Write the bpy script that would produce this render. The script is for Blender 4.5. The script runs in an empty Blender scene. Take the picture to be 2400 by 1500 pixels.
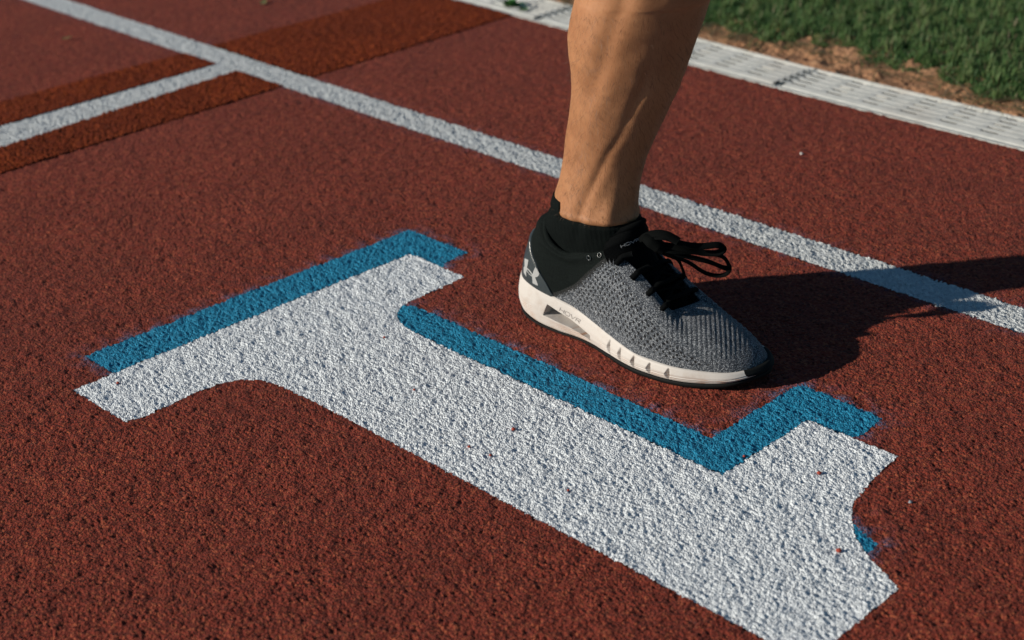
import bpy, math, random
import numpy as np
from mathutils import Matrix, Vector
from mathutils.bvhtree import BVHTree

random.seed(7)
rng = np.random.default_rng(11)
scn = bpy.context.scene
COL = scn.collection
PI = math.pi

# ------------------------------------------------------------------ camera
FPX, CAMH = 4009.28, 0.81                    # focal length in pixels of a 2400 px wide frame, camera height (m)
R = np.array([[0.68146118, 0.28949415, -0.67216352],
              [0.73012434, -0.33203509, 0.59721952],
              [-0.05029032, -0.89774486, -0.43763574]])   # world from camera (x right, y down, z forward)
cam = bpy.data.cameras.new('camera')
cam.sensor_width = 36.0
cam.lens = FPX / 2400 * 36
cam.clip_start = 0.05
cam.clip_end = 500
cam.dof.use_dof = True
cam.dof.focus_distance = 1.66
cam.dof.aperture_fstop = 6.3
camo = bpy.data.objects.new('camera', cam)
COL.objects.link(camo)
m = Matrix.Identity(4)
for i in range(3):
    m[i][0] = R[i, 0]
    m[i][1] = -R[i, 1]
    m[i][2] = -R[i, 2]
m[2][3] = CAMH
camo.matrix_world = m
scn.camera = camo

# ------------------------------------------------------------------ light
SUN_EL = math.radians(20.5)
SUN_AZ = math.radians(60)                    # ground direction in which shadows fall, from +X towards +Y
ldir = Vector((math.cos(SUN_AZ) * math.cos(SUN_EL), math.sin(SUN_AZ) * math.cos(SUN_EL), -math.sin(SUN_EL)))
w = bpy.data.worlds.new('World')
scn.world = w
w.use_nodes = True
nt = w.node_tree
bg = nt.nodes['Background']
sky = nt.nodes.new('ShaderNodeTexSky')
sky.sky_type = 'NISHITA'
sky.sun_disc = False
sky.sun_elevation = SUN_EL
sky.ozone_density = 4.5
sky.dust_density = 0.3
sky.sun_rotation = math.atan2(-ldir.x, -ldir.y)
tint = nt.nodes.new('ShaderNodeMix')
tint.data_type = 'RGBA'; tint.blend_type = 'MULTIPLY'; tint.inputs[0].default_value = 1.0
tint.inputs[7].default_value = (0.86, 1.05, 0.98, 1)
nt.links.new(sky.outputs[0], tint.inputs[6])
nt.links.new(tint.outputs[2], bg.inputs[0])
bg.inputs[1].default_value = 0.055
sl = bpy.data.lights.new('sun', 'SUN')
sl.energy = 5.0
sl.angle = math.radians(0.9)
sl.color = (1.0, 0.90, 0.78)
so = bpy.data.objects.new('sun', sl)
so.rotation_euler = ldir.to_track_quat('-Z', 'Y').to_euler()
so.location = (-3, -3, 4)
COL.objects.link(so)
scn.view_settings.view_transform = 'Standard'
scn.view_settings.look = 'None'
scn.view_settings.exposure = 0.15
scn.view_settings.gamma = 1.0
scn.view_settings.use_curve_mapping = False


# ------------------------------------------------------------------ helpers
def tag(o, label=None, cat=None, group=None, kind=None):
    if label: o['label'] = label
    if cat: o['category'] = cat
    if group: o['group'] = group
    if kind: o['kind'] = kind
    return o


def make_mesh(name, V, Fq, mat=None, parent=None, smooth=True, tris=None, attrs=None, uv=None):
    """V (n,3) vertices, Fq (m,4) quads, tris (k,3)"""
    me = bpy.data.meshes.new(name)
    V = np.asarray(V, dtype=np.float32)
    Fq = np.asarray(Fq, dtype=np.int32).reshape(-1, 4) if Fq is not None else np.zeros((0, 4), np.int32)
    T = np.asarray(tris, dtype=np.int32).reshape(-1, 3) if tris is not None else np.zeros((0, 3), np.int32)
    me.vertices.add(len(V))
    me.vertices.foreach_set('co', V.ravel())
    loops = np.concatenate([Fq.ravel(), T.ravel()])
    me.loops.add(len(loops))
    me.loops.foreach_set('vertex_index', loops)
    n = len(Fq) + len(T)
    st = np.concatenate([np.arange(len(Fq)) * 4, len(Fq) * 4 + np.arange(len(T)) * 3]).astype(np.int32)
    me.polygons.add(n)
    me.polygons.foreach_set('loop_start', st)
    if smooth:
        me.polygons.foreach_set('use_smooth', np.ones(n, dtype=bool))
    me.update(calc_edges=True)
    for k, a in (attrs or {}).items():
        at = me.attributes.new(k, 'FLOAT', 'POINT')
        at.data.foreach_set('value', np.asarray(a, dtype=np.float32))
    me.validate(clean_customdata=False)
    if mat: me.materials.append(mat)
    o = bpy.data.objects.new(name, me)
    COL.objects.link(o)
    if parent: o.parent = parent
    return o


def quads(nu, nv, cu=False, cv=False):
    i = np.arange(nu if cu else nu - 1)
    j = np.arange(nv if cv else nv - 1)
    I, J = np.meshgrid(i, j, indexing='ij')
    I2 = (I + 1) % nu
    J2 = (J + 1) % nv
    return np.stack([I * nv + J, I2 * nv + J, I2 * nv + J2, I * nv + J2], -1).reshape(-1, 4)


def compact(V, F, attrs=None):
    used = np.unique(F)
    mp = np.full(len(V), -1)
    mp[used] = np.arange(len(used))
    return V[used], mp[F], {k: a[used] for k, a in (attrs or {}).items()}


def empty(name, loc=(0, 0, 0)):
    o = bpy.data.objects.new(name, None)
    o.location = loc
    o.empty_display_size = 0.05
    COL.objects.link(o)
    return o


def catmull(P, n, closed=False):
    P = np.asarray(P, float)
    N = len(P)
    if closed:
        t = np.arange(n) / n * N
    else:
        t = np.linspace(0, N - 1, n)
    i = np.floor(t).astype(int)
    if not closed: i = np.minimum(i, N - 2)
    f = (t - i)[:, None]
    g = lambda k: P[(i + k) % N] if closed else P[np.clip(i + k, 0, N - 1)]
    p0, p1, p2, p3 = g(-1), g(0), g(1), g(2)
    return 0.5 * ((2 * p1) + (-p0 + p2) * f + (2 * p0 - 5 * p1 + 4 * p2 - p3) * f * f + (-p0 + 3 * p1 - 3 * p2 + p3) * f ** 3)


def smooth01(x):
    x = np.clip(x, 0, 1)
    return x * x * (3 - 2 * x)


# periodic filtered noise tiles -------------------------------------------------
def noise_tile(n, wl_px, bw, seed):
    r = np.random.default_rng(seed)
    f = np.fft.rfft2(r.standard_normal((n, n)))
    ky = np.fft.fftfreq(n)[:, None]
    kx = np.fft.rfftfreq(n)[None, :]
    k = np.hypot(kx, ky) + 1e-9
    f *= np.exp(-(np.log(k * wl_px) / bw) ** 2)
    g = np.fft.irfft2(f, s=(n, n))
    return (g / g.std()).astype(np.float32)


def granule_tile(n, g, seed, jit=.8):
    r = np.random.default_rng(seed)
    jx = .5 + (r.random((g, g)) - .5) * jit; jy = .5 + (r.random((g, g)) - .5) * jit
    val = r.standard_normal((g, g))
    p = (np.arange(n) + .5) / n * g
    X, Y = np.meshgrid(p, p, indexing='ij')
    ix = X.astype(int); iy = Y.astype(int)
    best = np.full((n, n), 9.0); bv = np.zeros((n, n))
    for dx in (-1, 0, 1):
        for dy in (-1, 0, 1):
            cx, cy = (ix + dx) % g, (iy + dy) % g
            d = (X - (ix + dx + jx[cx, cy])) ** 2 + (Y - (iy + dy + jy[cx, cy])) ** 2
            mk = d < best
            best[mk] = d[mk]; bv[mk] = val[cx, cy][mk]
    return np.clip(1 - best * 1.7, -.4, 1).astype(np.float32), bv.astype(np.float32)


def sample(tile, x, y, px, rot=0.0, ox=0.0, oy=0.0):
    n = tile.shape[0]
    c, s = math.cos(rot), math.sin(rot)
    u = (c * x - s * y) / px + ox
    v = (s * x + c * y) / px + oy
    iu = np.floor(u).astype(np.int64)
    iv = np.floor(v).astype(np.int64)
    fu = (u - iu)
    fv = (v - iv)
    a = tile[iu % n, iv % n]; b = tile[(iu + 1) % n, iv % n]
    c_ = tile[iu % n, (iv + 1) % n]; d = tile[(iu + 1) % n, (iv + 1) % n]
    return (a * (1 - fu) + b * fu) * (1 - fv) + (c_ * (1 - fu) + d * fu) * fv


# ------------------------------------------------------------------ node helpers
class N:
    def __init__(s, name):
        s.m = bpy.data.materials.new(name)
        s.m.use_nodes = True
        s.t = s.m.node_tree
        s.b = s.t.nodes['Principled BSDF']
        s.tc = s.t.nodes.new('ShaderNodeTexCoord')

    def n(s, typ, **kw):
        x = s.t.nodes.new(typ)
        for k, v in kw.items(): setattr(x, k, v)
        return x

    def l(s, a, b): s.t.links.new(a, b)

    def set(s, node, name, v):
        if hasattr(v, 'is_linked') or hasattr(v, 'links'):
            s.l(v, node.inputs[name])
        else:
            node.inputs[name].default_value = v

    def noise(s, scale, detail=2, rough=0.5, vec=None, out=0):
        x = s.n('ShaderNodeTexNoise')
        x.inputs['Scale'].default_value = scale
        x.inputs['Detail'].default_value = detail
        x.inputs['Roughness'].default_value = rough
        s.l(vec if vec is not None else s.tc.outputs['Object'], x.inputs['Vector'])
        return x.outputs[out]

    def vor(s, scale, rnd=1.0, feature='F1', vec=None, out='Distance'):
        x = s.n('ShaderNodeTexVoronoi', feature=feature)
        x.inputs['Scale'].default_value = scale
        x.inputs['Randomness'].default_value = rnd
        s.l(vec if vec is not None else s.tc.outputs['Object'], x.inputs['Vector'])
        return x.outputs[out]

    def ramp(s, fac, stops, interp='LINEAR'):
        x = s.n('ShaderNodeValToRGB')
        cr = x.color_ramp
        cr.interpolation = interp
        while len(cr.elements) < len(stops): cr.elements.new(0.5)
        for e, (p, c) in zip(cr.elements, stops):
            e.position = p
            e.color = (*c, 1) if len(c) == 3 else c
        s.l(fac, x.inputs[0])
        return x.outputs[0]

    def mix(s, fac, a, b, mode='MIX'):
        x = s.n('ShaderNodeMix', data_type='RGBA', blend_type=mode)
        for k, v in ((0, fac), (6, a), (7, b)):
            if isinstance(v, bpy.types.NodeSocket): s.l(v, x.inputs[k])
            elif k == 0: x.inputs[k].default_value = v
            else: x.inputs[k].default_value = (*v, 1)
        return x.outputs[2]

    def math(s, op, a, b=0.0, clamp=False):
        x = s.n('ShaderNodeMath', operation=op, use_clamp=clamp)
        for k, v in ((0, a), (1, b)):
            if isinstance(v, bpy.types.NodeSocket): s.l(v, x.inputs[k])
            else: x.inputs[k].default_value = v
        return x.outputs[0]

    def maprange(s, v, a, b, c=0.0, d=1.0):
        x = s.n('ShaderNodeMapRange')
        s.l(v, x.inputs[0])
        for k, q in zip((1, 2, 3, 4), (a, b, c, d)): x.inputs[k].default_value = q
        return x.outputs[0]

    def attr(s, name):
        x = s.n('ShaderNodeAttribute', attribute_name=name)
        return x.outputs['Fac']

    def bump(s, h, dist, strength=1.0, prev=None):
        x = s.n('ShaderNodeBump')
        x.inputs['Strength'].default_value = strength
        x.inputs['Distance'].default_value = dist
        s.l(h, x.inputs['Height'])
        if prev is not None: s.l(prev, x.inputs['Normal'])
        return x.outputs[0]

    def out(s, color=None, rough=0.8, normal=None, spec=0.3, **kw):
        b = s.b
        if color is not None:
            if isinstance(color, bpy.types.NodeSocket): s.l(color, b.inputs['Base Color'])
            else: b.inputs['Base Color'].default_value = (*color, 1)
        if isinstance(rough, bpy.types.NodeSocket): s.l(rough, b.inputs['Roughness'])
        else: b.inputs['Roughness'].default_value = rough
        b.inputs['Specular IOR Level'].default_value = spec
        if normal is not None: s.l(normal, b.inputs['Normal'])
        for k, v in kw.items():
            b.inputs[k.replace('_', ' ')].default_value = v
        return s.m


# ------------------------------------------------------------------ ground materials
def track_material(name, dark, mid, light, seed=0.0, spray=True):
    q = N(name)
    cells = q.vor(420, 1.0, out='Color')
    sep = q.n('ShaderNodeSeparateColor')
    q.l(cells, sep.inputs[0])
    c = q.ramp(sep.outputs[0], [(0.0, dark), (0.35, mid), (0.72, mid), (1.0, light)])
    big = q.noise(9, 3, 0.6)
    c = q.mix(q.maprange(big, 0.3, 0.7, 0.0, 0.30), c, dark)
    c = q.mix(q.maprange(q.noise(1.9, 3, .6), .42, .68, 0, .30), c, tuple(v * .60 + .01 for v in mid))
    c = q.mix(q.math('MULTIPLY', q.maprange(q.noise(55, 4, .75), .63, .72), .30), c, (0.13, 0.085, 0.075))
    if spray:   # drifting paint mist from the stencil edges
        sp = q.attr('overspray')
        sn = q.noise(700, 2, 0.7)
        k = q.math('MULTIPLY', sp, q.maprange(sn, 0.42, 0.62))
        c = q.mix(k, c, (0.055, 0.15, 0.28))
    b1 = q.bump(q.noise(650, 3, 0.7), 0.0016, 1.0)
    b2 = q.bump(q.math('MULTIPLY', q.vor(430, 1.0), -1.0), 0.0014, 1.0, b1)
    return q.out(c, 0.85, b2, 0.10, **({'Sheen_Weight': .03} if spray else {}))


M = {}
M['track'] = track_material('red_rubber_granules', (0.060, 0.011, 0.007), (0.24, 0.040, 0.023), (0.38, 0.10, 0.045))
M['patch'] = track_material('newer_orange_rubber_granules', (0.05, 0.010, 0.004), (0.215, 0.034, 0.009), (0.39, 0.085, 0.017), spray=False)


def paint_material(name, base, dirty, worn=0.03):
    q = N(name)
    n1 = q.noise(90, 4, 0.6)
    c = q.mix(q.maprange(n1, 0.45, 0.75, 0.0, 0.55), base, dirty)
    sp = q.maprange(q.vor(95, 1.0, out='Distance'), 0.0, 0.07, 1.0, 0.0)
    pick = q.maprange(q.noise(14, 1, 0.5), 0.62, 0.66)
    c = q.mix(q.math('MULTIPLY', sp, pick), c, (0.10, 0.03, 0.02))
    thin = q.maprange(q.noise(240, 3, .7), .66, .72)
    thin = q.math('MULTIPLY', thin, q.maprange(q.noise(9, 2, .5), .45, .65, .15, .9))
    c = q.mix(thin, c, (0.16, 0.045, 0.035))
    b1 = q.bump(q.math('MULTIPLY', q.vor(520, 1.0), -1.0), 0.0014, 1.0, q.bump(q.noise(700, 3, 0.7), 0.0011, .9))
    return q.out(c, 0.62, b1, 0.3)


M['white'] = paint_material('white_marking_paint', (0.71, 0.765, 0.80), (0.58, 0.63, 0.67))
M['linewhite'] = paint_material('white_line_paint', (0.58, 0.62, 0.63), (0.44, 0.48, 0.50))
M['blue'] = paint_material('blue_marking_paint', (0.011, 0.215, 0.375), (0.008, 0.11, 0.20))
q = N('dry_orange_soil')
c = q.ramp(q.noise(22, 5, 0.7), [(0.32, (0.15, 0.09, 0.06)), (0.5, (0.38, 0.20, 0.11)), (0.72, (0.50, 0.29, 0.165))])
c = q.mix(q.maprange(q.noise(40, 4, .7), .54, .75, 0.0, 0.55), c, (0.09, 0.065, 0.05))
sepx = q.n('ShaderNodeSeparateXYZ'); q.l(q.tc.outputs['Object'], sepx.inputs[0])
fargreen = q.maprange(sepx.outputs[1], 2.15, 2.35)
c = q.mix(fargreen, c, q.ramp(q.noise(90, 4, 0.75), [(0.35, (0.018, 0.045, 0.018)), (0.65, (0.065, 0.13, 0.045))]))
M['soil'] = q.out(c, 0.95, q.bump(q.noise(240, 4, 0.7), 0.003, 0.8), 0.1)
q = N('dark_bitumen_base')
M['base'] = q.out(q.ramp(q.noise(60), [(0.3, (0.02, 0.008, 0.006)), (0.7, (0.05, 0.02, 0.015))]), 0.95)

# ------------------------------------------------------------------ markings (metres on the ground)
WHITE = [(-1.4656, .6948), (-1.4672, .9050), (-1.4662, 1.1466), (-1.3663, 1.1459), (-1.3640, 1.060), (-1.3612, 1.0462),
         (-1.3530, 1.0345), (-1.3417, 1.0250), (-1.3200, 1.0160), (-1.2789, 1.0138), (-1.0544, 1.0138), (-0.8670, 1.0125),
         (-0.8725, 1.1430), (-0.7705, 1.1440), (-0.7655, 1.1080), (-0.7600, 1.0830), (-0.7522, 1.0532), (-0.7391, 1.0328),
         (-0.7211, 1.0134), (-0.6968, .9966), (-0.6491, .9750), (-0.6462, .9406), (-0.6437, .8869), (-0.6420, .8500),
         (-1.1479, .8483), (-1.2140, .8481), (-1.2678, .8467), (-1.3152, .8440), (-1.3354, .8375), (-1.3512, .8260),
         (-1.3610, .8086), (-1.3644, .7787), (-1.3610, .7449), (-1.3600, .7191), (-1.3650, .6956)]
BLUE_A = [(-1.5247, .7442), (-1.5250, .9452), (-1.5225, 1.1935), (-1.4170, 1.1943), (-1.4130, 1.1560), (-1.3900, 1.1300),
          (-1.45, 1.10), (-1.46, .9), (-1.46, .7428)]
BLUE_B = [(-1.3750, 1.0462), (-1.3600, 1.0520), (-1.3480, 1.0572), (-1.3309, 1.0584), (-1.0983, 1.0580), (-0.9175, 1.0560), (-0.9235, 1.1840),
          (-0.9180, 1.1935), (-0.9050, 1.1950), (-0.8229, 1.1920), (-0.8169, 1.1526), (-0.8300, 1.1300), (-0.86, 1.1), (-0.86, 1.0), (-1.34, 1.0)]
BLUE_C = [(-0.7480, 1.0316), (-0.7405, 1.0316), (-0.7186, 1.0202), (-0.6985, 1.0170), (-0.6960, .9900), (-0.7500, .9800)]
BIG = 60.0
Y_LINE = (1.4305, 1.4830)          # lane line
X_CROSS = (-2.2905, -2.2385)       # cross line (ends at the lane line)
X_PATCH = (-2.3830, -2.1095)       # relaid strip of rubber


def ylow(x):                        # track-side edge of the drain
    return np.interp(x, [-4.4, -2.6, -2.27, -1.97, -1.68, -1.4, -1.0, 1.2], [1.932, 1.922, 1.917, 1.909, 1.8915, 1.886, 1.8885, 1.889])


DRAIN_W = 0.107
DX0, DX1 = -1.525 - 0.535 * 5, -1.525 + 0.535 * 4


def poly_sd(x, y, P):
    """signed distance (negative inside) and nearest boundary vector"""
    P = np.array(P)
    n = len(P)
    best = np.full(x.shape, 1e9)
    bx = np.zeros_like(x); by = np.zeros_like(x)
    inside = np.zeros(x.shape, bool)
    for i in range(n):
        a = P[i]; b = P[(i + 1) % n]
        ex, ey = b - a
        wx = x - a[0]; wy = y - a[1]
        t = np.clip((wx * ex + wy * ey) / (ex * ex + ey * ey), 0, 1)
        dx = wx - ex * t; dy = wy - ey * t
        d2 = dx * dx + dy * dy
        mk = d2 < best
        best[mk] = d2[mk]; bx[mk] = dx[mk]; by[mk] = dy[mk]
        c1 = y >= a[1]; c2 = y < b[1]; c3 = ex * wy > ey * wx
        inside ^= ((c1 & c2 & c3) | (~c1 & ~c2 & ~c3))
    d = np.sqrt(best)
    return np.where(inside, -d, d), bx, by


def rect(x0, x1, y0, y1): return [(x0, y0), (x1, y0), (x1, y1), (x0, y1)]


# tessellation: rows across the direction the track is looked along, fine near the shoe
FD = np.array([-.7476, .6642]); SD = np.array([.6642, .7476])
vs = [1.0]
while vs[-1] < 3.35:
    vs.append(vs[-1] + 0.00140 * (vs[-1] / 1.15) ** 1.1)
vs = np.array(vs)
pre = 1.0 - np.cumsum(0.003 * 1.35 ** np.arange(27))[::-1]
post = vs[-1] + np.cumsum(0.005 * 1.3 ** np.arange(28))
pre = pre[pre > -60]
vall = np.concatenate([pre, vs, post])
tf = np.linspace(-1, 1, 771)
ext = 1 + np.cumsum(np.concatenate([0.0036 * 1.13 ** np.arange(40), .6 * 1.5 ** np.arange(9)]))
tall = np.concatenate([-ext[::-1], tf, ext])
VV, TT = np.meshgrid(vall, tall, indexing='ij')
WW = 0.46 + np.clip(VV - 1.0, 0, 2.4) * 0.235
SS = TT * WW
GX = FD[0] * VV + SD[0] * SS
GY = FD[1] * VV + SD[1] * SS
nv_, nt_ = GX.shape
cell = np.maximum(WW * np.gradient(tall)[None], np.gradient(vall)[:, None])
finemask = cell < .06
gx = GX.ravel().copy(); gy = GY.ravel().copy(); cl = cell.ravel()
T1 = noise_tile(1024, 5.2, 0.42, 1)      # 0.7 mm per pixel
T2 = noise_tile(1024, 9.5, 0.40, 2)
T3 = noise_tile(1024, 40, 0.6, 3)
D1, C1 = granule_tile(1024, 160, 5)
D2, C2 = granule_tile(1024, 230, 6)
PXN = 0.0007
wob = sample(T2, gx, gy, PXN, 0.3) * 0.00055 + sample(T1, gx, gy, PXN, 1.3) * 0.0004
POLYS = dict(white=WHITE, blue_a=BLUE_A, blue_b=BLUE_B, blue_c=BLUE_C,
             lane=rect(-BIG, BIG, *Y_LINE), lane2=rect(-BIG, BIG, Y_LINE[0] - 1.14, Y_LINE[1] - 1.14),
             cross=[(-2.2985, Y_LINE[1] - 1.14), (-2.2000, Y_LINE[1] - 1.14), (-2.2050, 1.00), (-2.2330, 1.4400), (-2.2895, 1.4400)],
             patch=[(-2.410, -BIG), (-2.1087, -BIG), (-2.1087, 3.0), (-2.358, 3.0), (-2.367, 1.78), (-2.398, 1.10), (-2.410, .6)])


def sds(x, y, names, wb):
    out = {}
    for k in names:
        P = np.array(POLYS[k])
        lo = P.min(0) - 0.05; hi = P.max(0) + 0.05
        mk = (x > lo[0]) & (x < hi[0]) & (y > lo[1]) & (y < hi[1])
        sd = np.full(x.shape, 1.0); vx = np.zeros_like(x); vy = np.zeros_like(x)
        s_, a_, b_ = poly_sd(x[mk], y[mk], P)
        sd[mk] = s_; vx[mk] = a_; vy[mk] = b_
        out[k] = (sd + wb * (1.6 if k == 'patch' else 1.0), vx, vy)
    return out


def in_cover(x, y):      # places where an inner boundary is covered by something painted over it
    return None


def snap(x, y):
    S = sds(x, y, POLYS.keys(), wob)
    moved = np.zeros(x.shape, bool)
    wsd = S['white'][0]
    for k in ('white', 'blue_b', 'blue_a', 'blue_c', 'lane', 'cross', 'lane2', 'patch'):
        sd, vx, vy = S[k]
        mk = (np.abs(sd) < 0.55 * cl) & ~moved & finemask.ravel()
        if k.startswith('blue'): mk &= wsd > 0.0
        n_ = np.hypot(vx, vy) + 1e-9
        raw = np.where(sd < 0, -n_, n_)
        # unit outward gradient
        gx_ = vx / n_ * np.sign(raw + 1e-12); gy_ = vy / n_ * np.sign(raw + 1e-12)
        x[mk] -= (sd * gx_)[mk]; y[mk] -= (sd * gy_)[mk]
        moved |= mk
    # drain edges
    yl = ylow(x)
    for e in (yl, yl + DRAIN_W):
        mk = (np.abs(y - e) < 0.55 * cl) & ~moved & finemask.ravel()
        y[mk] = e[mk]
        moved |= mk
    return x, y


gx, gy = snap(gx, gy)
Q = quads(nv_, nt_)
fx = gx[Q].mean(1); fy = gy[Q].mean(1)
wobf = wob[Q].mean(1)
Sf = sds(fx, fy, POLYS.keys(), wobf)
cls = np.zeros(len(Q), int)                                   # 0 track
cls[Sf['patch'][0] < 0] = 1
cls[(Sf['cross'][0] < 0)] = 3
cls[(Sf['lane'][0] < 0)] = 2
cls[(Sf['lane2'][0] < 0)] = 8
cls[(Sf['blue_a'][0] < 0) | (Sf['blue_b'][0] < 0) | (Sf['blue_c'][0] < 0)] = 5
cls[Sf['white'][0] < 0] = 4
fyl = ylow(fx)
cls[fy > fyl + DRAIN_W] = 6
cls[(fy > fyl) & (fy <= fyl + DRAIN_W)] = np.where((fx > DX0) & (fx < DX1), 7, 6)[(fy > fyl) & (fy <= fyl + DRAIN_W)]

n1 = sample(T1, gx, gy, PXN); n2 = sample(T2, gx, gy, PXN, 0.6, 50, 20); n3 = sample(T3, gx, gy, PXN, 1.1)
n1b = sample(T1, gx, gy, PXN, 2.1, 300, 100)
fade = np.clip(1.3 - (np.hypot(gx + 1.2, gy - 1.2) / 2.2), 0, 1)
grain = (n1 + 0.5 * n1b)
pit = np.tanh((n2 + 0.55 * n1) * 0.9 + 0.45)
H = {}
deep = np.clip(n2 - .9, 0, 2.5)
PG = PXN * .70
d1 = sample(D1, gx, gy, PG, .4); c1 = sample(C1, gx, gy, PG, .4)
d2 = sample(D2, gx, gy, PG, 1.7, 33, 80); c2 = sample(C2, gx, gy, PG, 1.7, 33, 80)
gran = .00085 * d1 + .00050 * np.clip(c1, -1.6, 1.6) + .00045 * d2 + .00030 * c2
H['track'] = (.47 * gran - .00015 * n2 - .00045 * deep + .0003 * n3) * fade
H['patch'] = (.95 * gran - .0006 * n2 - .0012 * deep + .0003 * n3) * fade + .0012
H['paint'] = (.55 * gran + .00062 * pit + .0003 * n3 - .0003) * fade + .0001
H['line'] = (.60 * gran + .00105 * pit + .0003 * n3 - .0004) * fade
H['blue'] = (.62 * gran - .0003 * n2 - .0007 * deep + .0003 * n3) * fade
sn1 = sample(T3, gx, gy, PXN * 2.2, 0.2); sn2 = sample(T2, gx, gy, PXN * 2, 0.9)
sdist = gy - (ylow(gx) + DRAIN_W)
H['soil'] = (-0.004 + 0.0016 * sn1 * smooth01(sdist / 0.03) + 0.0007 * sn2 + 0.010 * smooth01((sdist - 0.035) / 0.07) - 0.004 * np.exp(-(sdist / 0.008) ** 2))
H['soil'] = np.where(np.abs(sdist) > 0.8, 0.006, H['soil'])
# paint mist around the blue shapes
SB = sds(gx, gy, ('blue_a', 'blue_b', 'blue_c', 'white', 'lane'), wob)
dmin = np.minimum(np.minimum(SB['blue_a'][0], SB['blue_b'][0]), SB['blue_c'][0])
spray = 1.15 * np.exp(-np.clip(dmin, 0, 1) / 0.0075) + 0.35 * np.exp(-np.clip(SB['lane'][0], 0, 1) / 0.008)
spray *= np.clip(0.55 + 0.75 * n3 + .25 * n2, 0, 1.5)

GEO = [(0, 'running_track', 'track', 'track'), (1, 'relaid_strip', 'patch', 'patch'), (2, 'lane_line', 'line', 'linewhite'),
       (8, 'lane_line', 'line', 'linewhite'), (3, 'cross_line', 'line', 'linewhite'), (6, 'soil_verge', 'soil', 'soil')]


def ground_piece(c, name, hk, mk, parent=None):
    V = np.stack([gx, gy, H[hk]], 1)
    at = {'overspray': spray} if hk == 'track' else {}
    v, f, a = compact(V, Q[cls == c], at)
    return make_mesh(name, v, f[:, ::-1], M[mk], parent, attrs=a)


for c, name, hk, mk in GEO:
    o = ground_piece(c, name, hk, mk)
    lab = {0: 'dark red granular rubber running track surface', 1: 'orange red strip of newer coarser rubber crossing the track',
           2: 'long white lane line running behind the shoe', 8: 'white lane line on the near side of the painted numeral',
           3: 'short white line meeting the lane line over the orange strip', 6: 'orange bare soil between the drain and the grass'}[c]
    tag(o, lab, kind='structure')
num = empty('painted_numeral', (-1.05, .95, 0))
tag(num, 'large white numeral 1 with blue drop shadow painted on the track beside the shoe', 'painted number')
for c, name, hk, mk in ((4, 'white_fill', 'paint', 'white'), (5, 'blue_drop_shadow', 'blue', 'blue')):
    o = ground_piece(c, name, hk, mk, num)
    o.matrix_parent_inverse = Matrix.Translation((1.05, -.95, 0))
base = make_mesh('ground', [(-BIG * 2, -BIG * 2, -.03), (BIG * 2, -BIG * 2, -.03), (BIG * 2, BIG * 2, -.03), (-BIG * 2, BIG * 2, -.03)],
                 [(0, 1, 2, 3)], M['base'], smooth=False)
tag(base, 'dark base layer under the track', kind='structure')
del GX, GY, VV, TT, Sf, SB

# ------------------------------------------------------------------ drain
q = N('pale_polymer_concrete')
c = q.mix(q.maprange(q.noise(50, 4, 0.6), 0.4, 0.7), (0.50, 0.515, 0.495), (0.41, 0.43, 0.415))
c = q.mix(q.maprange(q.noise(7, 3, 0.6), 0.5, 0.75, 0, 0.6), c, (0.34, 0.30, 0.26))
M['grate'] = q.out(c, 0.75, q.bump(q.noise(500, 3, 0.6), 0.0006, 0.6), 0.3)
q = N('dark_channel_floor')
M['channel'] = q.out(q.ramp(q.noise(120, 4), [(0.3, (0.015, 0.016, 0.014)), (0.7, (0.05, 0.05, 0.042))]), 0.9)  # near-black mottled colour over the whole channel


OPEN = 0.0003                       # lower edge of the thin plate where it is pierced


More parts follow.
